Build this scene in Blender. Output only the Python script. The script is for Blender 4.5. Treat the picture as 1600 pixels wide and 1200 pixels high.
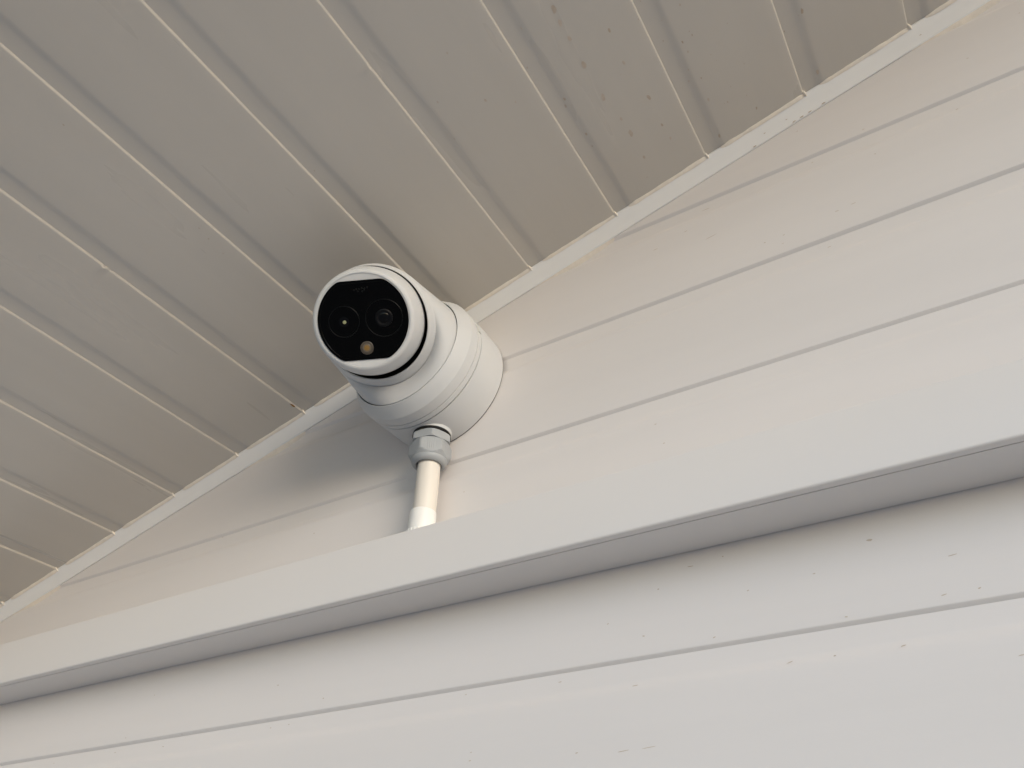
import bpy, bmesh, math, random
from mathutils import Vector, Matrix, noise

for o in list(bpy.data.objects):
    bpy.data.objects.remove(o)
SC = bpy.context.scene
COL = SC.collection
H = 1.75                                   # height of the photographer's lens above the ground, metres

# ------------------------------------------------------------------ camera
cam_d = bpy.data.cameras.new('camera')
cam_d.sensor_width = 36.0
cam_d.lens = 27.09
cam_d.clip_start = 0.01
cam_d.clip_end = 2000
cam = bpy.data.objects.new('camera', cam_d)
COL.objects.link(cam)
CR = Vector((0.85477, 0.51847, 0.02357))    # right, up, forward of the lens
CU = Vector((0.30339, -0.53599, 0.78783))
CF = Vector((-0.42110, 0.66626, 0.61545))
mw = Matrix((CR, CU, -CF)).transposed().to_4x4()
mw.translation = Vector((0, -0.47, H))
cam.matrix_world = mw
SC.camera = cam

# ------------------------------------------------------------------ sky, sun, exposure
SUN_DIR = Vector((1.65, -1.0, 0.43)).normalized()      # towards the sun
elev = math.asin(SUN_DIR.z)
world = bpy.data.worlds.new('World')
SC.world = world
world.use_nodes = True
wn = world.node_tree.nodes
bg = wn['Background']
sky = wn.new('ShaderNodeTexSky')
sky.sky_type = 'NISHITA'
sky.sun_disc = False
sky.sun_elevation = elev
sky.sun_rotation = math.atan2(SUN_DIR.x, SUN_DIR.y)
sky.dust_density = 0.8
sky.ozone_density = 2.3
world.node_tree.links.new(sky.outputs['Color'], bg.inputs['Color'])
bg.inputs['Strength'].default_value = 0.15

sun_d = bpy.data.lights.new('sun', 'SUN')
sun_d.energy = 1.15
sun_d.angle = math.radians(30)
sun_d.color = (1.0, 0.965, 0.925)
sun = bpy.data.objects.new('sun', sun_d)
COL.objects.link(sun)
sun.rotation_euler = SUN_DIR.to_track_quat('Z', 'Y').to_euler()
sun.location = (3, -3, 4)

SC.view_settings.view_transform = 'Standard'
SC.view_settings.look = 'None'
SC.view_settings.exposure = 0.61
SC.view_settings.gamma = 1.0
SC.view_settings.use_curve_mapping = False

# ------------------------------------------------------------------ materials
def mat(name, color, rough=0.4, spec=0.5, var=0.0, vscale=8.0, bump=0.0, bscale=300.0, stretch=(1, 1, 1),
        rvar=0.0, coat=0.0, color2=None):
    m = bpy.data.materials.new(name)
    m.use_nodes = True
    nt = m.node_tree
    b = nt.nodes['Principled BSDF']
    b.inputs['Base Color'].default_value = (*color, 1)
    b.inputs['Roughness'].default_value = rough
    b.inputs['Specular IOR Level'].default_value = spec
    b.inputs['Coat Weight'].default_value = coat
    if var or bump or rvar:
        tc = nt.nodes.new('ShaderNodeTexCoord')
        mp = nt.nodes.new('ShaderNodeMapping')
        mp.inputs['Scale'].default_value = stretch
        nt.links.new(tc.outputs['Object'], mp.inputs['Vector'])
    if var:
        n = nt.nodes.new('ShaderNodeTexNoise')
        n.inputs['Scale'].default_value = vscale
        n.inputs['Detail'].default_value = 5
        n.inputs['Roughness'].default_value = 0.6
        nt.links.new(mp.outputs['Vector'], n.inputs['Vector'])
        r = nt.nodes.new('ShaderNodeValToRGB')
        r.color_ramp.elements[0].position = 0.3
        r.color_ramp.elements[1].position = 0.7
        c2 = color2 or tuple(c * (1 - var) for c in color)
        r.color_ramp.elements[0].color = (*c2, 1)
        r.color_ramp.elements[1].color = (*color, 1)
        nt.links.new(n.outputs['Fac'], r.inputs['Fac'])
        nt.links.new(r.outputs['Color'], b.inputs['Base Color'])
    if rvar:
        n = nt.nodes.new('ShaderNodeTexNoise')
        n.inputs['Scale'].default_value = vscale * 1.7
        n.inputs['Detail'].default_value = 4
        nt.links.new(mp.outputs['Vector'], n.inputs['Vector'])
        mr = nt.nodes.new('ShaderNodeMapRange')
        mr.inputs['From Min'].default_value = 0.3
        mr.inputs['From Max'].default_value = 0.7
        mr.inputs['To Min'].default_value = rough - rvar
        mr.inputs['To Max'].default_value = rough + rvar
        nt.links.new(n.outputs['Fac'], mr.inputs['Value'])
        nt.links.new(mr.outputs['Result'], b.inputs['Roughness'])
    if bump:
        n = nt.nodes.new('ShaderNodeTexNoise')
        n.inputs['Scale'].default_value = bscale
        n.inputs['Detail'].default_value = 3
        nt.links.new(mp.outputs['Vector'], n.inputs['Vector'])
        bp = nt.nodes.new('ShaderNodeBump')
        bp.inputs['Strength'].default_value = bump
        bp.inputs['Distance'].default_value = 0.0005
        nt.links.new(n.outputs['Fac'], bp.inputs['Height'])
        nt.links.new(bp.outputs['Normal'], b.inputs['Normal'])
    return m

M = {}
M['wall'] = mat('white_pvc_wall', (0.76, 0.725, 0.71), 0.42, 0.5, var=0.045, vscale=7, bump=0.10, bscale=60,
                stretch=(0.25, 1, 2.5), rvar=0.07)
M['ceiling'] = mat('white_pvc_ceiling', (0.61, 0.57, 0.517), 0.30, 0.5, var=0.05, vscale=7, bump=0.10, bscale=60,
                   stretch=(2.5, 0.25, 1), rvar=0.035)  # same boards as the wall; part of the ceiling's shade is in this colour
M['trim'] = mat('white_trim', (0.86, 0.86, 0.865), 0.34, 0.5, var=0.03, vscale=25, bump=0.04, bscale=80, rvar=0.02)
M['trunking'] = mat('white_trunking', (0.765, 0.735, 0.715), 0.36, 0.5, var=0.03, vscale=9, bump=0.06, bscale=90,
                    stretch=(0.3, 1, 1), rvar=0.06)
M['caulk'] = mat('cream_caulk', (0.86, 0.79, 0.70), 0.35, 0.5, var=0.10, vscale=120, bump=0.5, bscale=220)
M['cam_white'] = mat('camera_white', (0.62, 0.625, 0.63), 0.55, 0.3, var=0.02, vscale=40, bump=0.12, bscale=1500)
M['cam_dark'] = mat('camera_inner_black', (0.006, 0.006, 0.006), 0.6, 0.2)
M['window'] = mat('black_window', (0.0010, 0.0010, 0.0011), 0.14, 0.10, rvar=0.04, var=0.2, vscale=60)
M['lens_ring'] = mat('lens_ring_black', (0.003, 0.003, 0.0034), 0.34, 0.12)
M['lens_inner'] = mat('lens_inner_charcoal', (0.004, 0.004, 0.005), 0.35, 0.14)
M['lens_glass'] = mat('lens_glass_black', (0.0015, 0.0015, 0.002), 0.10, 0.2)
M['glint'] = mat('painted_green_glint', (0.30, 0.31, 0.17), 0.3, 0.5)
M['plug'] = mat('plug_grey', (0.66, 0.66, 0.62), 0.5, 0.4, var=0.05, vscale=80)
M['led_body'] = mat('led_reflector_brown', (0.08, 0.064, 0.048), 0.3, 0.5, var=0.3, vscale=300)
M['led_ring'] = mat('led_ring_pale', (0.15, 0.125, 0.10), 0.25, 0.4)
M['led_chip'] = mat('led_chip_amber', (0.22, 0.125, 0.03), 0.35, 0.5)
M['mark'] = mat('grey_print', (0.005, 0.005, 0.005), 0.5, 0.15)
M['gland'] = mat('grey_nylon', (0.37, 0.385, 0.40), 0.42, 0.4, var=0.06, vscale=90, bump=0.15, bscale=900)
M['rubber'] = mat('black_rubber', (0.006, 0.006, 0.006), 0.7, 0.3)
M['pipe'] = mat('cream_conduit', (0.80, 0.745, 0.67), 0.40, 0.5, var=0.08, vscale=60, bump=0.1, bscale=200,
                stretch=(1, 1, 0.2), rvar=0.06)
M['coupling'] = mat('white_coupling', (0.86, 0.85, 0.82), 0.30, 0.5, var=0.03, vscale=60)
M['speck'] = mat('brown_dirt', (0.62, 0.55, 0.48), 0.8, 0.2, var=0.5, vscale=45, color2=(0.45, 0.36, 0.28))
M['rust'] = mat('orange_stain', (0.50, 0.26, 0.08), 0.8, 0.2, var=0.6, vscale=400)
M['deck'] = mat('warm_paving', (0.55, 0.48, 0.405), 0.85, 0.3, var=0.25, vscale=1.5, bump=0.3, bscale=60)
M['roof_light_blocker'] = mat('light_blocker_grey', (0.16, 0.16, 0.16), 0.7, 0.3, var=0.2, vscale=5)
M['backing'] = mat('backing_board', (0.35, 0.28, 0.2), 0.8, 0.3, var=0.2, vscale=6)

# ------------------------------------------------------------------ helpers
def thing(name, label, cat, loc=(0, 0, 0), kind=None):
    o = bpy.data.objects.new(name, None)
    o.empty_display_size = 0.05
    COL.objects.link(o)
    o.location = loc
    o['label'] = label
    o['category'] = cat
    if kind:
        o['kind'] = kind
    return o

def link(name, me, m, parent=None, angle=35):
    me.materials.append(M[m])
    if angle:
        for p in me.polygons:
            p.use_smooth = True
        me.set_sharp_from_angle(angle=math.radians(angle))
    o = bpy.data.objects.new(name, me)
    COL.objects.link(o)
    if parent:
        o.parent = parent
        o.matrix_parent_inverse = Matrix()
        root = parent
        off = Vector()
        while root:
            off += root.location
            root = root.parent
        if off.length:
            me.transform(Matrix.Translation(-off))     # meshes are written in world metres
    return o

def pyd(name, verts, faces, m, parent=None, angle=35):
    me = bpy.data.meshes.new(name)
    me.from_pydata([tuple(v) for v in verts], [], faces)
    bm = bmesh.new()
    bm.from_mesh(me)
    bmesh.ops.recalc_face_normals(bm, faces=bm.faces)
    bm.to_mesh(me)
    bm.free()
    return link(name, me, m, parent, angle)

def loft(name, rings, m, parent=None, angle=35, cap0=False, cap1=False, closed=True):
    n = len(rings[0])
    vs = [v for r in rings for v in r]
    fs = []
    for i in range(len(rings) - 1):
        for j in range(n if closed else n - 1):
            k = (j + 1) % n
            fs.append((i * n + j, i * n + k, (i + 1) * n + k, (i + 1) * n + j))
    if cap0:
        fs.append(tuple(range(n)))
    if cap1:
        fs.append(tuple(range((len(rings) - 1) * n, len(rings) * n)))
    return pyd(name, vs, fs, m, parent, angle)

def frame(n, hint):
    n = Vector(n).normalized()
    a = (Vector(hint) - n * n.dot(Vector(hint))).normalized()
    return n, a, n.cross(a)

def lathe(name, c, axis, hint, prof, m, parent=None, seg=128, angle=35, cap0=True, cap1=True):
    n, a, b = frame(axis, hint)
    rings = []
    for r, h in prof:
        rings.append([c + n * h + (a * math.cos(2 * math.pi * j / seg) + b * math.sin(2 * math.pi * j / seg)) * r
                      for j in range(seg)])
    return loft(name, rings, m, parent, angle, cap0, cap1)

def fillet(p0, p1, p2, r, n=5):
    """points rounding the corner p1 of a 2-D profile"""
    a = Vector(p0) - Vector(p1)
    b = Vector(p2) - Vector(p1)
    a.normalize(); b.normalize()
    out = []
    for i in range(n + 1):
        t = i / n
        q = Vector(p1) + a * r * (1 - t) ** 2 + b * r * t ** 2
        out.append((q.x, q.y))
    return out

# ------------------------------------------------------------------ cladding: one profile for wall and ceiling
TH = math.atan(0.266)
SD = Vector((math.cos(TH), 0, math.sin(TH)))      # up the slope of the ceiling
ND = Vector((math.sin(TH), 0, -math.cos(TH)))     # out of the ceiling face, downwards
C0 = Vector((0, 0, H + 0.64105))                  # ceiling face plane passes here
PITCH_W, PITCH_C = 0.1, 0.0990
REC, RW, BEV = 0.0026, 0.0156, 0.0024
REC_C = 0.0016                          # recess depth and width beside each joint

def profile(p, REC, BEV):
    """(s along the board's width, out of the face): a shallow recess, the face, then a flat bevel down to the next board's recess"""
    pts = [(-0.0010, -REC), (RW - 0.0040, -REC), (RW - 0.0026, -REC * 0.93), (RW - 0.0008, -REC * 0.62), (RW + 0.0010, -REC * 0.24),
           (RW + 0.0026, -REC * 0.05), (RW + 0.0040, 0.0)]
    pts += [(p * 0.35, 0.00010), (p * 0.58, 0.00014), (p * 0.82, 0.00009), (p - 0.0075, 0.00005)]
    pts += [(p - BEV - 0.0007, 0.0), (p - BEV - 0.0002, -0.00005), (p - BEV + 0.00022, -0.00028), (p - 0.0002, -REC + 0.00004)]
    pts += [(p - 0.0002, -0.0105), (0.0002, -0.0105)]
    return pts

def wob(seed, l):
    return (0.00028 * noise.noise(Vector((l * 2.3, seed * 7.31, 1.7))) + 0.00010 * noise.noise(Vector((l * 9.0, seed * 3.1, 5.2))),
            0.00030 * noise.noise(Vector((l * 1.9, seed * 5.77, 9.1))))

def board(parent, m, org, sd, nd, ld, l0, l1, pitch, seed, nseg, dents=(), clip=None, rec=REC, bev=BEV):
    pr = profile(pitch, rec, bev)
    rings = []
    for i in range(nseg + 1):
        l = l0 + (l1 - l0) * i / nseg
        wn_, ws = wob(seed, l)
        ring = []
        for s, n in pr:
            k = 0.0
            edge = 1.0 if n > -0.004 else 0.0
            ring.append(org + sd * (s + ws) + nd * (n + wn_ * edge + k) + ld * l)
        rings.append(ring)
    if dents:
        # local refinement so that the dents stay small
        ls = sorted(set([l0 + (l1 - l0) * i / nseg for i in range(nseg + 1)] +
                        [dl + w * q for dl, a_, w in dents for q in (-3, -2, -1.3, -.7, -.3, 0, .3, .7, 1.3, 2, 3)]))
        rings = []
        for l in ls:
            wn_, ws = wob(seed, l)
            ring = []
            for s, n in pr:
                k = 0.0
                if n > -0.0025 and s > pitch - 0.0045:
                    for dl, amp, wid in dents:
                        k += amp * math.exp(-((l - dl) / wid) ** 2)
                edge = 1.0 if n > -0.004 else 0.0
                ring.append(org + sd * (s + ws - abs(k) * 0.8) + nd * (n + wn_ * edge + k) + ld * l)
            rings.append(ring)
    n = len(pr)
    vs = [v for r in rings for v in r]
    fs = []
    for i in range(len(rings) - 1):
        for j in range(n):
            k = (j + 1) % n
            fs.append((i * n + j, i * n + k, (i + 1) * n + k, (i + 1) * n + j))
    fs.append(tuple(range(n)))
    fs.append(tuple(range((len(rings) - 1) * n, len(rings) * n)))
    me = bpy.data.meshes.new('board')
    me.from_pydata([tuple(v) for v in vs], [], fs)
    bm = bmesh.new()
    bm.from_mesh(me)
    if clip:
        g = bm.verts[:] + bm.edges[:] + bm.faces[:]
        res = bmesh.ops.bisect_plane(bm, geom=g, plane_co=clip[0], plane_no=clip[1], clear_outer=True)
        ed = [e for e in res['geom_cut'] if isinstance(e, bmesh.types.BMEdge)]
        if ed:
            bmesh.ops.holes_fill(bm, edges=ed)
    bmesh.ops.recalc_face_normals(bm, faces=bm.faces)
    if not bm.faces:
        bm.free()
        return None
    bm.to_mesh(me)
    bm.free()
    return link('board', me, m, parent, 28)

# ground -----------------------------------------------------------
gs = []
GN = 24
for i in range(GN + 1):
    for j in range(GN + 1):
        a, b = (i / GN * 2 - 1), (j / GN * 2 - 1)
        gs.append((a * abs(a) * 400, b * abs(b) * 400, 0))
gf = [(i * (GN + 1) + j, (i + 1) * (GN + 1) + j, (i + 1) * (GN + 1) + j + 1, i * (GN + 1) + j + 1)
      for i in range(GN) for j in range(GN)]
g = pyd('ground', gs, gf, 'deck', angle=0)
g['kind'] = 'structure'

# wall -------------------------------------------------------------
wall = thing('clad_wall', 'white wall of horizontal plastic cladding boards under the sloping ceiling', 'wall', (0, 0, 0))
WX0, WX1 = -1.9, 1.5
ZG = H + 0.568                                    # the highest joint seen in the photograph
k = -4
while True:
    ztop = ZG - 0.1 * k                           # each board hangs from its upper joint down
    if ztop < 0.05:
        break
    board(wall, 'wall', Vector((0, 0, ztop)), Vector((0, 0, -1)), Vector((0, -1, 0)), Vector((1, 0, 0)),
          WX0, WX1, PITCH_W, k + 3.3, 46, clip=(C0 - ND * 0.0085, -ND) if ztop > H - 0.2 else None)
    k += 1
bk = bmesh.new()
bmesh.ops.create_cube(bk, size=1)
bmesh.ops.scale(bk, vec=(WX1 - WX0, 0.12, 3.4), verts=bk.verts)
bmesh.ops.translate(bk, vec=((WX0 + WX1) / 2, 0.012 + 0.06, 1.7), verts=bk.verts)
bmesh.ops.bisect_plane(bk, geom=bk.verts[:] + bk.edges[:] + bk.faces[:], plane_co=C0 - ND * 0.0085, plane_no=-ND, clear_outer=True)
bmesh.ops.holes_fill(bk, edges=[e for e in bk.edges if e.is_boundary])
me = bpy.data.meshes.new('backing')
bk.to_mesh(me)
bk.free()
link('backing', me, 'backing', wall, 0)

# ceiling ----------------------------------------------------------
ceil = thing('board_ceiling', 'white sloping ceiling of plastic boards running out from the wall', 'ceiling', (0, 0, 0))
CX0 = 0.0125                                      # a joint of the ceiling crosses the wall here
SX0 = CX0 / math.cos(TH)
CY0, CY1 = -0.64, -0.0004
DENTS = {-3: [(-0.2572, 0.0007, 0.003), (-0.240, 0.0004, 0.008)], -6: [(-0.2594, 0.0010, 0.002), (-0.253, -0.0006, 0.002)]}
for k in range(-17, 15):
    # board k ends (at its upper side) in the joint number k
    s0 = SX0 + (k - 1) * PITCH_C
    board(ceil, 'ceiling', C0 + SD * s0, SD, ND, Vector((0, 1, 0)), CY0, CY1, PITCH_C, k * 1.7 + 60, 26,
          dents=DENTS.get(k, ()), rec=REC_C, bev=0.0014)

rf = bmesh.new()  # unseen slab added over the boards so that no light leaks through
bmesh.ops.create_cube(rf, size=1)
for v in rf.verts:
    s, y, n = v.co
    sc_ = SX0 + (s * 3.3 - 0.10)
    v.co = C0 + SD * sc_ + Vector((0, -0.29 + y * 0.76, 0)) - ND * (0.014 + 0.03 + n * 0.06)
me = bpy.data.meshes.new('roof_light_blocker')
rf.to_mesh(me)
rf.free()
ro = link('roof_light_blocker', me, 'roof_light_blocker', None, 0)
ro['kind'] = 'structure'

# corner trim with its beads of caulk -------------------------------------
trim = thing('corner_trim', 'narrow white trim strip sealing the corner between ceiling and wall', 'trim', (0, 0, 0))
def rake(s, y, n):
    return C0 + SD * s + Vector((0, y, 0)) + ND * n
tp = [(-0.0004, 0.0208), (-0.0012, 0.0209), (-0.0019, 0.0204), (-0.0023, 0.0180), (-0.0030, 0.0125), (-0.0041, 0.0072),
      (-0.0055, 0.0030), (-0.0070, 0.0006), (-0.0070, -0.0036), (-0.0004, -0.0036)]
rings = []
for i in range(121):
    s = -1.9 + 3.2 * i / 120
    w = 0.00035 * noise.noise(Vector((s * 5, 3.3, 0.4)))
    rings.append([rake(s, y, n + (w if n > 0.01 else 0)) for y, n in tp])
loft('strip', rings, 'trim', trim, 30, True, True)
rng = random.Random(4)
for k in range(-15, 13):
    s0 = SX0 + (k - 1) * PITCH_C
    a, b = s0 + RW - 0.0015, s0 + PITCH_C - 0.0006
    rings = []
    NB = 26
    for i in range(NB + 1):
        t = i / NB
        s = a + (b - a) * t
        e = min(1.0, t * 9 + 0.12) * min(1.0, (1 - t) * 14 + 0.45)
        w = 1 + 0.30 * noise.noise(Vector((s * 45, 2.2, k))) + 0.15 * noise.noise(Vector((s * 160, 7.7, k)))
        q = 0.0029 * w * (0.35 + 0.65 * e)
        sec = []
        for j in range(7):
            u = j / 6
            bul = math.sin(u * math.pi) * 0.00055
            sec.append(rake(s, -0.0062 - 0.0014 * 0 - q * (1 - u) * 1.0 + bul * -0.4, -0.0006 + (q * 0.95 + 0.0006) * u + bul * 0.6))
        sec.append(rake(s, -0.0050, -0.0006))
        rings.append(sec)
    loft('caulk_bead', rings, 'caulk', trim, 50, True, True)
    # blob where the board's edge meets the strip
    cb = rake(b + 0.0004, -0.0082, 0.0002)
    pr = []
    for i in range(9):
        t = math.pi * i / 8
        pr.append((max(0.00002, 0.0013 * math.sin(t) * rng.uniform(0.85, 1.15)), -0.0034 * math.cos(t)))
    lathe('caulk_blob', cb, (ND * 0.75 + SD * 0.1 + Vector((0, 0.65, 0))), (0, 1, 0), pr, 'caulk', trim, 14, 60)
# smears of caulk where the wall's recesses run under the strip
for k in range(-1, 6):
    z = 0.568 - 0.1 * k - 0.0085
    s = ((z - 0.64105) / 0.266 + 0.0805) / math.cos(TH)
    rings = []
    for i in range(17):
        t = i / 16
        ss = s - 0.054 + 0.090 * t
        e = 0.25 + 0.75 * math.sin(t * math.pi) ** 0.8 + 0.15 * noise.noise(Vector((ss * 90, k, 3.1)))
        rings.append([rake(ss, -0.0004, 0.0200), rake(ss, -0.0011 * e - 0.0003, 0.0206), rake(ss, -0.0006 * e, 0.0206 + 0.0016 * e),
                      rake(ss, 0.0010, 0.0207 + 0.0030 * e), rake(ss, 0.0042, 0.0210 + 0.0050 * e), rake(ss, 0.0044, 0.0200)])
    loft('caulk_smear', rings, 'caulk', trim, 60, True, True)

# trunking ---------------------------------------------------------
TT, TB, TD = H + 0.2806, H + 0.2340, 0.0470
tr = thing('cable_trunking', 'long square white cable trunking running level across the wall', 'trunking', (0, 0, 0))
def extr_x(name, prof, m, parent, x0=-1.88, x1=1.48, n=60, seed=0, amp=0.0003):
    rings = []
    for i in range(n + 1):
        x = x0 + (x1 - x0) * i / n
        w = amp * noise.noise(Vector((x * 2.2, seed, 0.3)))
        rings.append([Vector((x, y, z + w)) for y, z in prof])
    return loft(name, rings, m, parent, 25, True, True)
bp = [(-0.0005, TT - 0.0001), (-TD + 0.0063, TT - 0.0001), (-TD + 0.0063, TT - 0.0016), (-0.0440, TT - 0.0016),
      (-0.0440, TB + 0.0020), (-TD + 0.0070, TB + 0.0020), (-TD + 0.0070, TB + 0.0001), (-0.0005, TB + 0.0001)]
extr_x('trunking_base', bp, 'trunking', tr, seed=2.2)
lo = [(-TD + 0.0055, TT)] + fillet((0, TT), (-TD, TT), (-TD, TB), 0.0014, 4) + fillet((-TD, TT), (-TD, TB), (0, TB), 0.0022, 6) + [(-TD + 0.0060, TB)]
li = [(-TD + 0.0060, TB + 0.0010), (-TD + 0.0012, TB + 0.0010), (-TD + 0.0012, TT - 0.0009), (-TD + 0.0055, TT - 0.0009)]
extr_x('trunking_lid', lo + li, 'trunking', tr, seed=2.2)

# ------------------------------------------------------------------ security camera
AX, AZ = -0.3721, H + 0.4554
BC = Vector((AX, -0.0002, AZ))
MY = Vector((0, -1, 0))
ZUP = Vector((0, 0, 1))
mm = 0.001
def P(*pts):
    return [(r * mm, h * mm) for r, h in pts]
sc_cam = thing('security_camera', 'white turret security camera with black twin lens face on the wall', 'security camera', tuple(BC))

prof = P((30, 0.9), (65.0, 0.9), (65.35, 1.3)) + P((65.9, 20)) + [(x * mm, y * mm) for x, y in fillet((65.9, 20), (66.0, 38.4), (60, 38.4), 0.45, 4)] + P((64.0, 38.4), (30, 38.4))
lathe('junction_box', BC, MY, ZUP, prof, 'cam_white', sc_cam, 160, 30)
prof = P((30, 39.35), (64.0, 39.35), (65.8, 39.4), (66.15, 39.7), (66.2, 44.3), (66.0, 44.55), (65.3, 44.65), (65.3, 45.0), (65.9, 45.1), (66.1, 45.35))
prof += [(x * mm, y * mm) for x, y in fillet((66.1, 45.4), (65.8, 54.8), (58.6, 66.6), 0.45, 4)]
prof += [(x * mm, y * mm) for x, y in fillet((65.8, 54.8), (58.5, 66.6), (57.9, 66.4), 0.4, 3)] + P((58.0, 66.2), (57.9, 61.0), (30, 61.0))
lathe('wall_gap_ring', BC, MY, ZUP, P((30, 0.0), (64.7, 0.0), (64.7, 1.1), (30, 1.1)), 'cam_dark', sc_cam, 128, 30)  # black ring added to make the gap at the wall a dark line
ring_o = lathe('mounting_ring', BC, MY, ZUP, prof, 'cam_white', sc_cam, 160, 30)

lathe('seam_shade_ring', BC, MY, ZUP, P((30, 38.0), (64.9, 38.0), (64.9, 39.8), (30, 39.8)), 'cam_dark', sc_cam, 128, 30)  # black rings added inside the seams to paint their shade
lathe('seam_shade_ring', BC, MY, ZUP, P((56.9, 61.2), (57.62, 61.2), (57.62, 65.6), (57.05, 65.6)), 'cam_dark', sc_cam, 128, 30, False, False)
# small pale plug set in the seam
pa = math.radians(16)
rad = Vector((math.cos(pa), 0, math.sin(pa)))
tan = Vector((-math.sin(pa), 0, math.cos(pa)))
vs = []
for h in (39.6, 44.2):
    for w in (-5, 5):
        for q in (60.0, 66.75):
            vs.append(BC + MY * h * mm + tan * w * mm + rad * q * mm)
pyd('plug', vs, [(0, 1, 3, 2), (4, 5, 7, 6), (0, 1, 5, 4), (2, 3, 7, 6), (0, 2, 6, 4), (1, 3, 7, 5)], 'plug', sc_cam, 0)

# rotating cover: from the ring's circle to a tilted opening around the eyeball
VIEW = Vector((0.53545, -0.53257, -0.65549))          # from the eyeball towards the photographer
U = (VIEW - MY * VIEW.dot(MY)).normalized()
V = MY.cross(U)
EC = Vector((AX, -0.1150, AZ - 0.001))
al, be = math.radians(49), math.radians(-22)
W = U * math.cos(be) + V * math.sin(be)
Z2 = MY.cross(W)
NBv = MY * math.cos(al) + W * math.sin(al)
EW = W * math.cos(al) - MY * math.sin(al)
OC = Vector((AX - 0.0007, -0.1120, AZ - 0.0005))
SEG = 160
def circA(r, h):
    return [Vector((AX, 0, AZ)) + MY * h * mm + (W * math.cos(t) + Z2 * math.sin(t)) * r * mm
            for t in [2 * math.pi * j / SEG for j in range(SEG)]]
def circB(r, d, k=0.0):
    # k widens the circle on the side that lies back against the base
    return [OC + NBv * d * mm + (EW * math.cos(t) + Z2 * math.sin(t)) * (r + k * (0.5 + 0.5 * math.cos(t)) ** 1.5) * mm
            for t in [2 * math.pi * j / SEG for j in range(SEG)]]
def mix(a, b, t):
    return [p.lerp(q, t) for p, q in zip(a, b)]
A1 = circA(57.1, 66.6)
B1 = circB(51.6, -5.5, 6.0)
rings = [circA(57.1, 61.5), circA(57.1, 65.8), A1]
for i in range(1, 8):
    ring = mix(A1, B1, i / 8)
    bulge = math.sin(math.pi * i / 8) * 1.6 * mm
    rings.append([p + (MY + NBv * 0.5) * bulge * (0.5 + 0.5 * math.cos(2 * math.pi * j / SEG)) for j, p in enumerate(ring)])
rings += [B1, circB(51.5, -4.0, 5.6), circB(51.3, -3.0, 4.4), circB(51.1, -2.2, 2.6), circB(50.9, -1.0, 1.4), circB(50.6, -0.3, 0.9), circB(50.2, 0.0, 0.5),
          circB(49.8, -0.2, 0.2), circB(49.6, -1.0)]
loft('turret_cover', rings, 'cam_white', sc_cam, 40)
rings = [circB(49.7, -0.9), circB(49.3, -4), circB(48.0, -10), circB(43, -18), circB(30, -28)]
loft('inner_shroud', rings, 'cam_dark', sc_cam, 60, cap1=True)

# eyeball
NE = (VIEW - CR * 0.18 + CU * 0.020).normalized()
er = (CR * 0.9966 + CU * 0.082)
er = (er - NE * er.dot(NE)).normalized()
eu = NE.cross(er)
prof = []
for i in range(1, 17):
    t = math.radians(-90 + i * 90 / 16 * 0.97)
    prof.append((47.3 * math.cos(t) * mm, 47.3 * math.sin(t) * mm))
prof += P((47.3, 3), (47.0, 8), (46.3, 14), (45.2, 20), (44.3, 24))
prof += [(x * mm, y * mm) for x, y in fillet((44.3, 24), (42.2, 32.2), (39.8, 32.5), 3.0, 7)]
prof += P((40.2, 32.4), (39.9, 32.1), (39.4, 32.0), (20, 32.0))
eye = lathe('eyeball', EC, NE, er, prof, 'cam_white', sc_cam, 160, 22)
FC = EC + NE * 32.0 * mm
def fp(x, y, h):
    return FC + (er * x + eu * y + NE * h) * mm
def outline(R_, Fl, rc=2.2, n=128):
    """circle with a flat top and bottom, its corners eased"""
    out = []
    for j in range(n):
        t = 2 * math.pi * j / n
        x, y = R_ * math.cos(t), R_ * math.sin(t)
        if abs(y) > Fl:
            y = math.copysign(Fl, y)
        out.append((x, y))
    for _ in range(2):
        out = [((out[i - 1][0] + 2 * out[i][0] + out[(i + 1) % n][0]) / 4, (out[i - 1][1] + 2 * out[i][1] + out[(i + 1) % n][1]) / 4) for i in range(n)]
    return out
rings = []
for R_, Fl, h in ((38.1, 33.1, -0.5), (38.1, 33.1, 0.5), (37.8, 32.8, 0.85), (37.2, 32.2, 1.0), (36.0, 31.0, 1.0), (35.7, 30.7, 0.75), (35.3, 30.3, 0.75)):
    rings.append([fp(x, y, h) for x, y in outline(R_, Fl)])
loft('front_window', rings, 'window', eye, 30, cap1=True)

def disc(name, x, y, prof, m, seg=64):
    return lathe(name, FC + (er * x + eu * y) * mm, NE, er, P(*prof), m, eye, seg, 30, cap0=False, cap1=prof[-1][0] < 1)
lx, ly = -15.9, -0.3
disc('lens_ring', lx, ly, ((13.2, 0.6), (13.2, 1.15), (12.9, 1.3), (12.5, 1.15), (12.4, 0.78), (12.3, 0.6)), 'lens_ring')
disc('lens', lx, ly, ((4.2, 0.7), (4.2, 1.05), (3.4, 1.25), (0.3, 1.3)), 'lens_glass', 40)
disc('painted_glint', lx + 0.5, ly - 0.4, ((1.5, 1.0), (1.5, 1.42), (0.9, 1.55), (0.1, 1.6)), 'glint', 24)  # reflection in the lens, painted as a small pale green dot
rx, ry = 17.6, 0.4
disc('lens_ring', rx, ry, ((15.8, 0.6), (15.8, 1.15), (15.5, 1.3), (15.1, 1.15), (15.0, 0.78), (14.9, 0.6)), 'lens_ring')
disc('lens_ring', rx, ry, ((7.4, 0.6), (7.4, 1.2), (6.4, 1.6), (5.0, 1.2), (4.0, 0.95), (3.5, 0.9)), 'lens_inner', 48)
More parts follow.
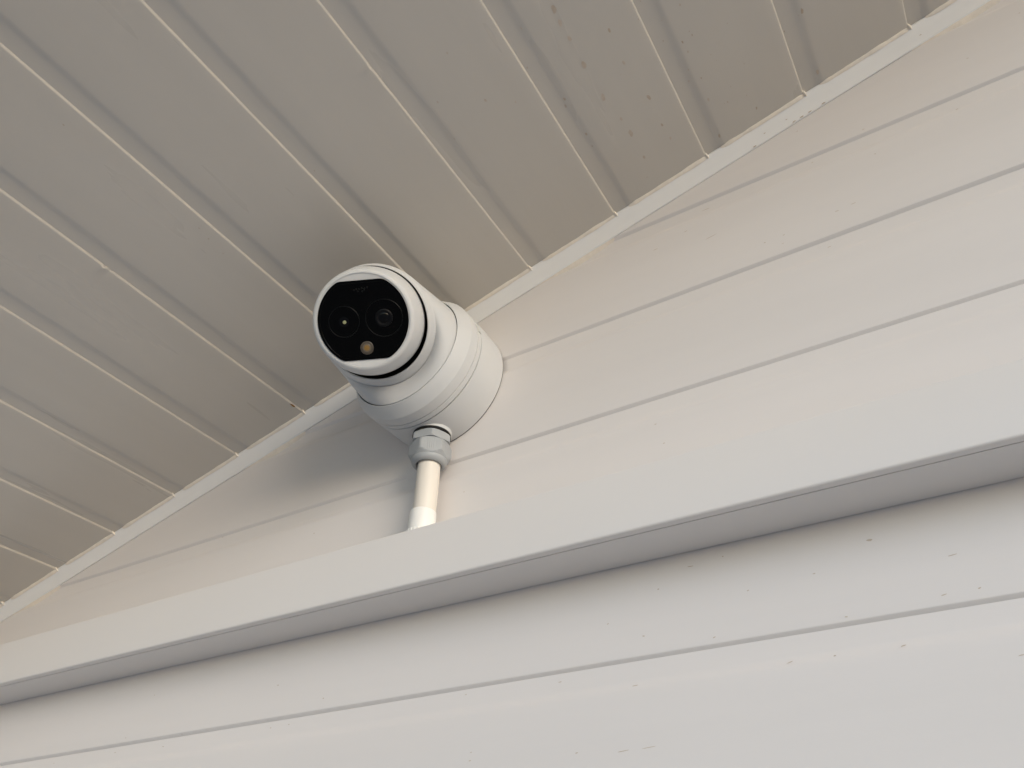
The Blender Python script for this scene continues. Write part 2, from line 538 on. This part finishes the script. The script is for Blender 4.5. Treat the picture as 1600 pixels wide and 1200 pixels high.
disc('lens', rx, ry, ((4.6, 0.7), (4.4, 1.2), (3.2, 1.8), (1.6, 2.1), (0.1, 2.2)), 'lens_glass', 40)
qx, qy = 1.2, -23.4
disc('lamp_lens', qx, qy, ((5.6, 0.6), (5.6, 1.0), (5.2, 1.25), (4.2, 1.3), (3.2, 1.25), (2.9, 1.15)), 'led_body', 40)
disc('lamp_lens', qx, qy, ((3.5, 1.0), (3.5, 1.4), (3.1, 1.6), (2.6, 1.55), (2.2, 1.4)), 'led_ring', 32)
disc('lamp_chip', qx, qy, ((2.5, 1.0), (2.4, 1.55), (1.2, 1.75), (0.1, 1.8)), 'led_chip', 24)
# faint microphone pin holes above the lenses
for dx, dy in ((-6.4, 0.4), (-4.2, 1.2), (-2.0, 0.9), (0.4, 1.6), (2.6, 1.2), (4.8, 2.0), (-3.0, -1.2), (0.6, -1.6), (2.2, -0.6)):
    disc('pin_hole', 0.9 + dx, 24.9 + dy * 0.8, ((0.75, 0.5), (0.75, 0.9), (0.45, 0.98), (0.1, 0.98)), 'mark', 10)
# three tiny raised marks at the top of the eyeball
for i, dx in enumerate((-4.0, -1.0, 2.2, 4.6)):
    a = math.atan2(44.0, dx - 3)
    rv = er * math.cos(a) + eu * math.sin(a)
    tv = -er * math.sin(a) + eu * math.cos(a)
    c0 = EC + NE * 26.0 * mm + rv * 43.75 * mm
    vs = []
    for q in (-0.4, 0.45):
        for w in (-0.8, 0.8):
            for h in (-1.4, 1.4):
                vs.append(c0 + rv * q * mm + tv * w * mm + NE * h * mm - rv * h * 0.22 * mm)
    pyd('raised_mark', vs, [(0, 1, 3, 2), (4, 5, 7, 6), (0, 1, 5, 4), (2, 3, 7, 6), (0, 2, 6, 4), (1, 3, 7, 5)], 'cam_white', eye, 0)

# ------------------------------------------------------------------ cable gland and conduit
GX, GY = -0.3692, -0.0186
GC = Vector((GX, GY, AZ))
gl = thing('cable_gland', 'grey plastic hexagonal cable gland screwed under the white camera', 'cable gland', (GX, GY, AZ - 0.066))
DN = Vector((0, 0, -1))
lathe('sealing_ring', GC, DN, (1, 0, 0), P((10, 60), (17.0, 60), (17.3, 66.4), (17.4, 68.0), (16.4, 68.8), (10, 68.8)), 'rubber', gl, 64, 40)
lathe('boss', GC, DN, (1, 0, 0), P((10, 58), (17.9, 58), (17.9, 65.4), (17.5, 65.9), (10, 65.9)), 'cam_white', sc_cam, 64, 40)
def hexnut(name, zs, cr, flat, rot, m, parent, seg=96, ribs=0.0):
    """hexagonal nut: at each height the radius is the smaller of the hexagon and a turned limit"""
    rings = []
    for h, lim in zs:
        ring = []
        for j in range(seg):
            t = 2 * math.pi * j / seg
            tt = ((t - rot + math.pi / 6) % (math.pi / 3)) - math.pi / 6
            r = min(flat / math.cos(tt), cr)
            if ribs and abs(math.tan(tt)) * flat < 4.0 and lim > cr:
                r += ribs * (1 if (int((math.tan(tt) * flat + 20) / 0.9) % 2) else 0)
            r = min(r, lim)
            ring.append(GC + Vector((math.cos(t) * r, math.sin(t) * r, 0)) * mm + DN * h * mm)
        rings.append(ring)
    return loft(name, rings, m, parent, 24, True, True)
ROT = math.atan2(-0.45, 0.369)
hexnut('hex_body', [(66.0, 14.5), (68.4, 16.6), (69.2, 18.0), (70.2, 19.2), (75.6, 19.2), (76.6, 18.0), (77.0, 15)], 18.7, 16.5, ROT + math.pi / 6, 'gland', gl)
hexnut('dome_nut', [(77.0, 15.0), (77.2, 17.0), (78.0, 17.8), (79.0, 18.5), (80.0, 20.0), (88.4, 20.0), (89.6, 18.6), (90.8, 17.4), (92.0, 16.6), (93.0, 15.9)],
       19.0, 16.8, ROT, 'gland', gl, seg=240, ribs=0.22)
prof = P((12, 90.5), (15.8, 91.5), (16.0, 93.0), (15.7, 95.0), (14.8, 96.8), (13.2, 98.0), (12.1, 98.2), (11.2, 97.7), (10.9, 96.4), (10.8, 92))
lathe('nut_collar', GC, DN, (1, 0, 0), prof, 'gland', gl, 72, 40)

cd = thing('conduit', 'short cream plastic conduit pipe between the grey gland and the trunking', 'conduit pipe', (GX, GY, TT))
zt = AZ - TT
rings = []
for i in range(13):
    h = 0.070 + (zt + 0.004 - 0.070) * i / 12
    sway = 0.0006 * math.sin(i / 12 * math.pi)
    rings.append([Vector((GX + sway + math.cos(t) * 0.0100, GY + math.sin(t) * 0.0100, AZ - h)) for t in [2 * math.pi * j / 64 for j in range(64)]])
loft('pipe', rings, 'pipe', cd, 50, True, True)
KC = Vector((GX - 0.0006, GY, TT))
prof = P((10.0, 31.1), (10.8, 31.3), (11.2, 30.6), (11.3, 29), (11.4, 13), (11.5, 5), (11.5, 0.1), (10.0, 0.1))
lathe('coupling', KC, ZUP, (1, 0, 0), prof, 'coupling', cd, 72, 40)
rings = []
for r0, h in ((11.3, 12.6), (12.0, 12.4), (12.3, 11.8), (12.3, 0.3), (11.4, 0.2)):
    ring = []
    for j in range(144):
        t = 2 * math.pi * j / 144
        r = r0 + (0.45 * (1 if (j // 3) % 2 else 0) if r0 > 11.5 else 0)
        ring.append(KC + Vector((math.cos(t) * r, math.sin(t) * r, h)) * mm)
    rings.append(ring)
loft('ribbed_collar', rings, 'coupling', cd, 30, True, True)

# ------------------------------------------------------------------ dirt on the boards
CEIL_SPECKS = [(-0.1372, -0.2078, 3), (-0.1382, -0.1959, 2.6), (-0.1377, -0.1807, 2.2), (-0.1086, -0.1669, 1.6), (-0.138, -0.1546, 3.2), (-0.1102, -0.1358, 1.7), (-0.1373, -0.1197, 3.0), (-0.1051, -0.0947, 2.4), (-0.1331, -0.0921, 1.7), (-0.1057, -0.0636, 1.6), (-0.1319, -0.0743, 3.0), (-0.1045, -0.0467, 1.5), (-0.1319, -0.0449, 1.8), (-0.1648, -0.1385, 1.4), (-0.167, -0.1323, 1.5), (-0.1644, -0.0986, 1.5), (-0.2183, -0.1793, 1.5), (-0.1991, -0.1626, 1), (-0.2502, -0.2023, 1), (-0.2217, -0.2302, 1), (-0.2573, -0.1674, 0.7), (-0.1651, -0.2104, 0.9), (-0.1769, -0.1806, 1), (-0.1653, -0.085, 0.8), (-0.0627, -0.1206, 1.1), (-0.0531, -0.1495, 1.1), (-0.0538, -0.1211, 0.9), (-0.0672, -0.0955, 0.9), (-0.333, -0.0674, 0.7), (-0.3528, -0.1275, 0.6), (-0.0618, -0.1101, 1.0), (-0.0625, -0.0589, 1.5), (-0.0665, -0.0195, 1.6), (-0.0289, -0.023, 1.3), (0.028, -0.02, 2.2), (0.0307, -0.0816, 2.0), (-0.0607, -0.0815, 0.9), (-0.0489, -0.0456, 1.0), (-0.0706, -0.0852, 1.0), (-0.4829, -0.361, 0.9), (-0.4752, -0.2365, 0.8), (-0.4771, -0.2239, 0.7), (-0.4787, -0.2057, 0.7), (-0.3661, -0.2164, 0.7)]
WALL_SPECKS = [(-0.0037, 0.6076), (0.0445, 0.5741), (0.11, 0.5537), (0.1339, 0.6061), (-0.0004, 0.5631), (-0.0962, 0.5596, 7), (-0.095, 0.52, 11), (-0.0383, 0.489), (0.0045, 0.493, 3), (0.0176, 0.4943, 4), (-0.0542, 0.4886), (-0.0409, 0.4803), (-0.0092, 0.4611, 3), (0.0453, 0.5394), (-0.117, 0.5391, 3), (-0.1467, 0.5317, 5), (0.1803, 0.6333), (-0.0397, 0.2161, 3.1), (-0.0754, 0.2022), (-0.1518, 0.2236, 4), (-0.1292, 0.2257), (-0.1167, 0.1997), (0.0072, 0.1763), (-0.0104, 0.176, 3), (-0.0633, 0.173), (-0.1892, 0.1828), (-0.1423, 0.1742), (-0.0377, 0.1521, 3), (0.0147, 0.1388, 3), (-0.0746, 0.1526), (-0.0998, 0.1523, 4), (-0.165, 0.3438), (-0.1601, 0.3247), (-0.2142, 0.1953), (-0.253, 0.1628, 2.4), (-0.1981, 0.1527, 4), (-0.3299, 0.1646), (-0.2405, 0.1167), (-0.2084, 0.1148, 7), (-0.1917, 0.1152, 9), (-0.321, 0.1247), (-0.3217, 0.1195), (-0.1758, 0.2124), (-0.4673, 0.1787), (-0.3426, 0.3338), (-0.6876, 0.2094), (-0.5225, 0.1964), (-0.6315, 0.1687), (-0.7254, 0.1633), (-0.8195, 0.1624), (-0.6558, 0.3676), (-0.5157, 0.3369), (-0.5242, 0.1631), (-0.6572, 0.1618), (-0.7118, 0.174), (-0.5036, 0.1636), (0.0000, 0.1973, 5)]
rng = random.Random(11)
def blot(vs, fs, c, e1, e2, la, lb, lift):
    n = 9
    b0 = len(vs)
    vs.append(c + lift * 1.3)
    ph = rng.random() * 9
    for j in range(n):
        t = 2 * math.pi * j / n
        r = 1 + 0.45 * noise.noise(Vector((math.cos(t) * 1.3 + ph, math.sin(t) * 1.3, ph * 3)))
        vs.append(c + e1 * math.cos(t) * la * r + e2 * math.sin(t) * lb * r + lift)
    for j in range(n):
        fs.append((b0, b0 + 1 + j, b0 + 1 + (j + 1) % n))
vs, fs = [], []
pc = [(x, y, s) for x, y, s in CEIL_SPECKS]
for _ in range(26):                                # the finest spatter, thickest on the boards to the right
    pc.append((rng.choice((-0.055, -0.06, -0.13, -0.03, 0.04)) + rng.gauss(0, 0.018), -rng.uniform(0.02, 0.30), rng.uniform(0.35, 0.7)))
for x, y, sz in pc:
    s = (x - CX0) / math.cos(TH)
    k = math.floor(s / PITCH_C) + 1
    sl = s + SX0 - (SX0 + (k - 1) * PITCH_C)
    dep = -REC_C if sl < RW - 0.003 else (-REC_C / 2 if sl < RW else 0.00012)
    wn_, ws = wob(k * 1.7 + 60, y)
    c = C0 + SD * (s + SX0) + Vector((0, y, 0)) + ND * (dep + wn_)
    e1 = (Vector((0, 1, 0)) + SD * rng.uniform(-0.2, 0.2)).normalized()
    blot(vs, fs, c, e1, e1.cross(ND), sz * mm * 1.15, sz * mm * 0.6, ND * 0.00012)
o = pyd('dirt_specks', vs, fs, 'speck', ceil, 0)
o['kind'] = 'stuff'
vs, fs = [], []
for it in WALL_SPECKS:
    x, z = it[0], it[1]
    ln = it[2] if len(it) > 2 else rng.uniform(1.3, 2.0)
    k = math.floor((0.568 - z) / 0.1)
    sl = (0.568 - 0.1 * k) - z
    dep = -REC if sl < RW - 0.004 else (-REC / 2 if sl < RW else 0.00012)
    wn_, ws = wob(k + 3.3, x)
    c = Vector((x, -(dep + wn_), H + z))
    e1 = Vector((1, 0, rng.uniform(-0.12, 0.25))).normalized()
    blot(vs, fs, c, e1, Vector((0, 0, 1)), ln * mm * 0.52, min(0.8, 0.32 + 1.4 / ln * 0.25) * mm * (1.6 if it[:2] == (-0.0397, 0.2161) else 0.62), Vector((0, -0.00012, 0)))
o = pyd('dirt_specks', vs, fs, 'speck', wall, 0)
o['kind'] = 'stuff'
vs, fs = [], []
for x in (0.019, 0.006, -0.0015, -0.0085, -0.046):
    s = x / math.cos(TH)
    blot(vs, fs, rake(s, -0.0019, 0.0199), SD, ND, 0.0017, 0.0008, Vector((0, -0.0006, 0)))
for x in (-0.012, -0.033, 0.11, -0.40, -0.46, -0.44, 0.16):
    s = x / math.cos(TH)
    blot(vs, fs, rake(s, -0.0030, 0.0125), SD, ND, 0.0009, 0.0005, Vector((0, -0.0004, 0)))
o = pyd('dirt_specks', vs, fs, 'speck', trim, 0)
o['kind'] = 'stuff'
vs, fs = [], []
s = SX0 - 6 * PITCH_C
blot(vs, fs, C0 + SD * (s - 0.0016) + Vector((0, -0.0235, 0)), Vector((0, 1, 0)), SD, 0.0040, 0.0012, ND * 0.0004)
o = pyd('rust_stain', vs, fs, 'rust', ceil, 0)
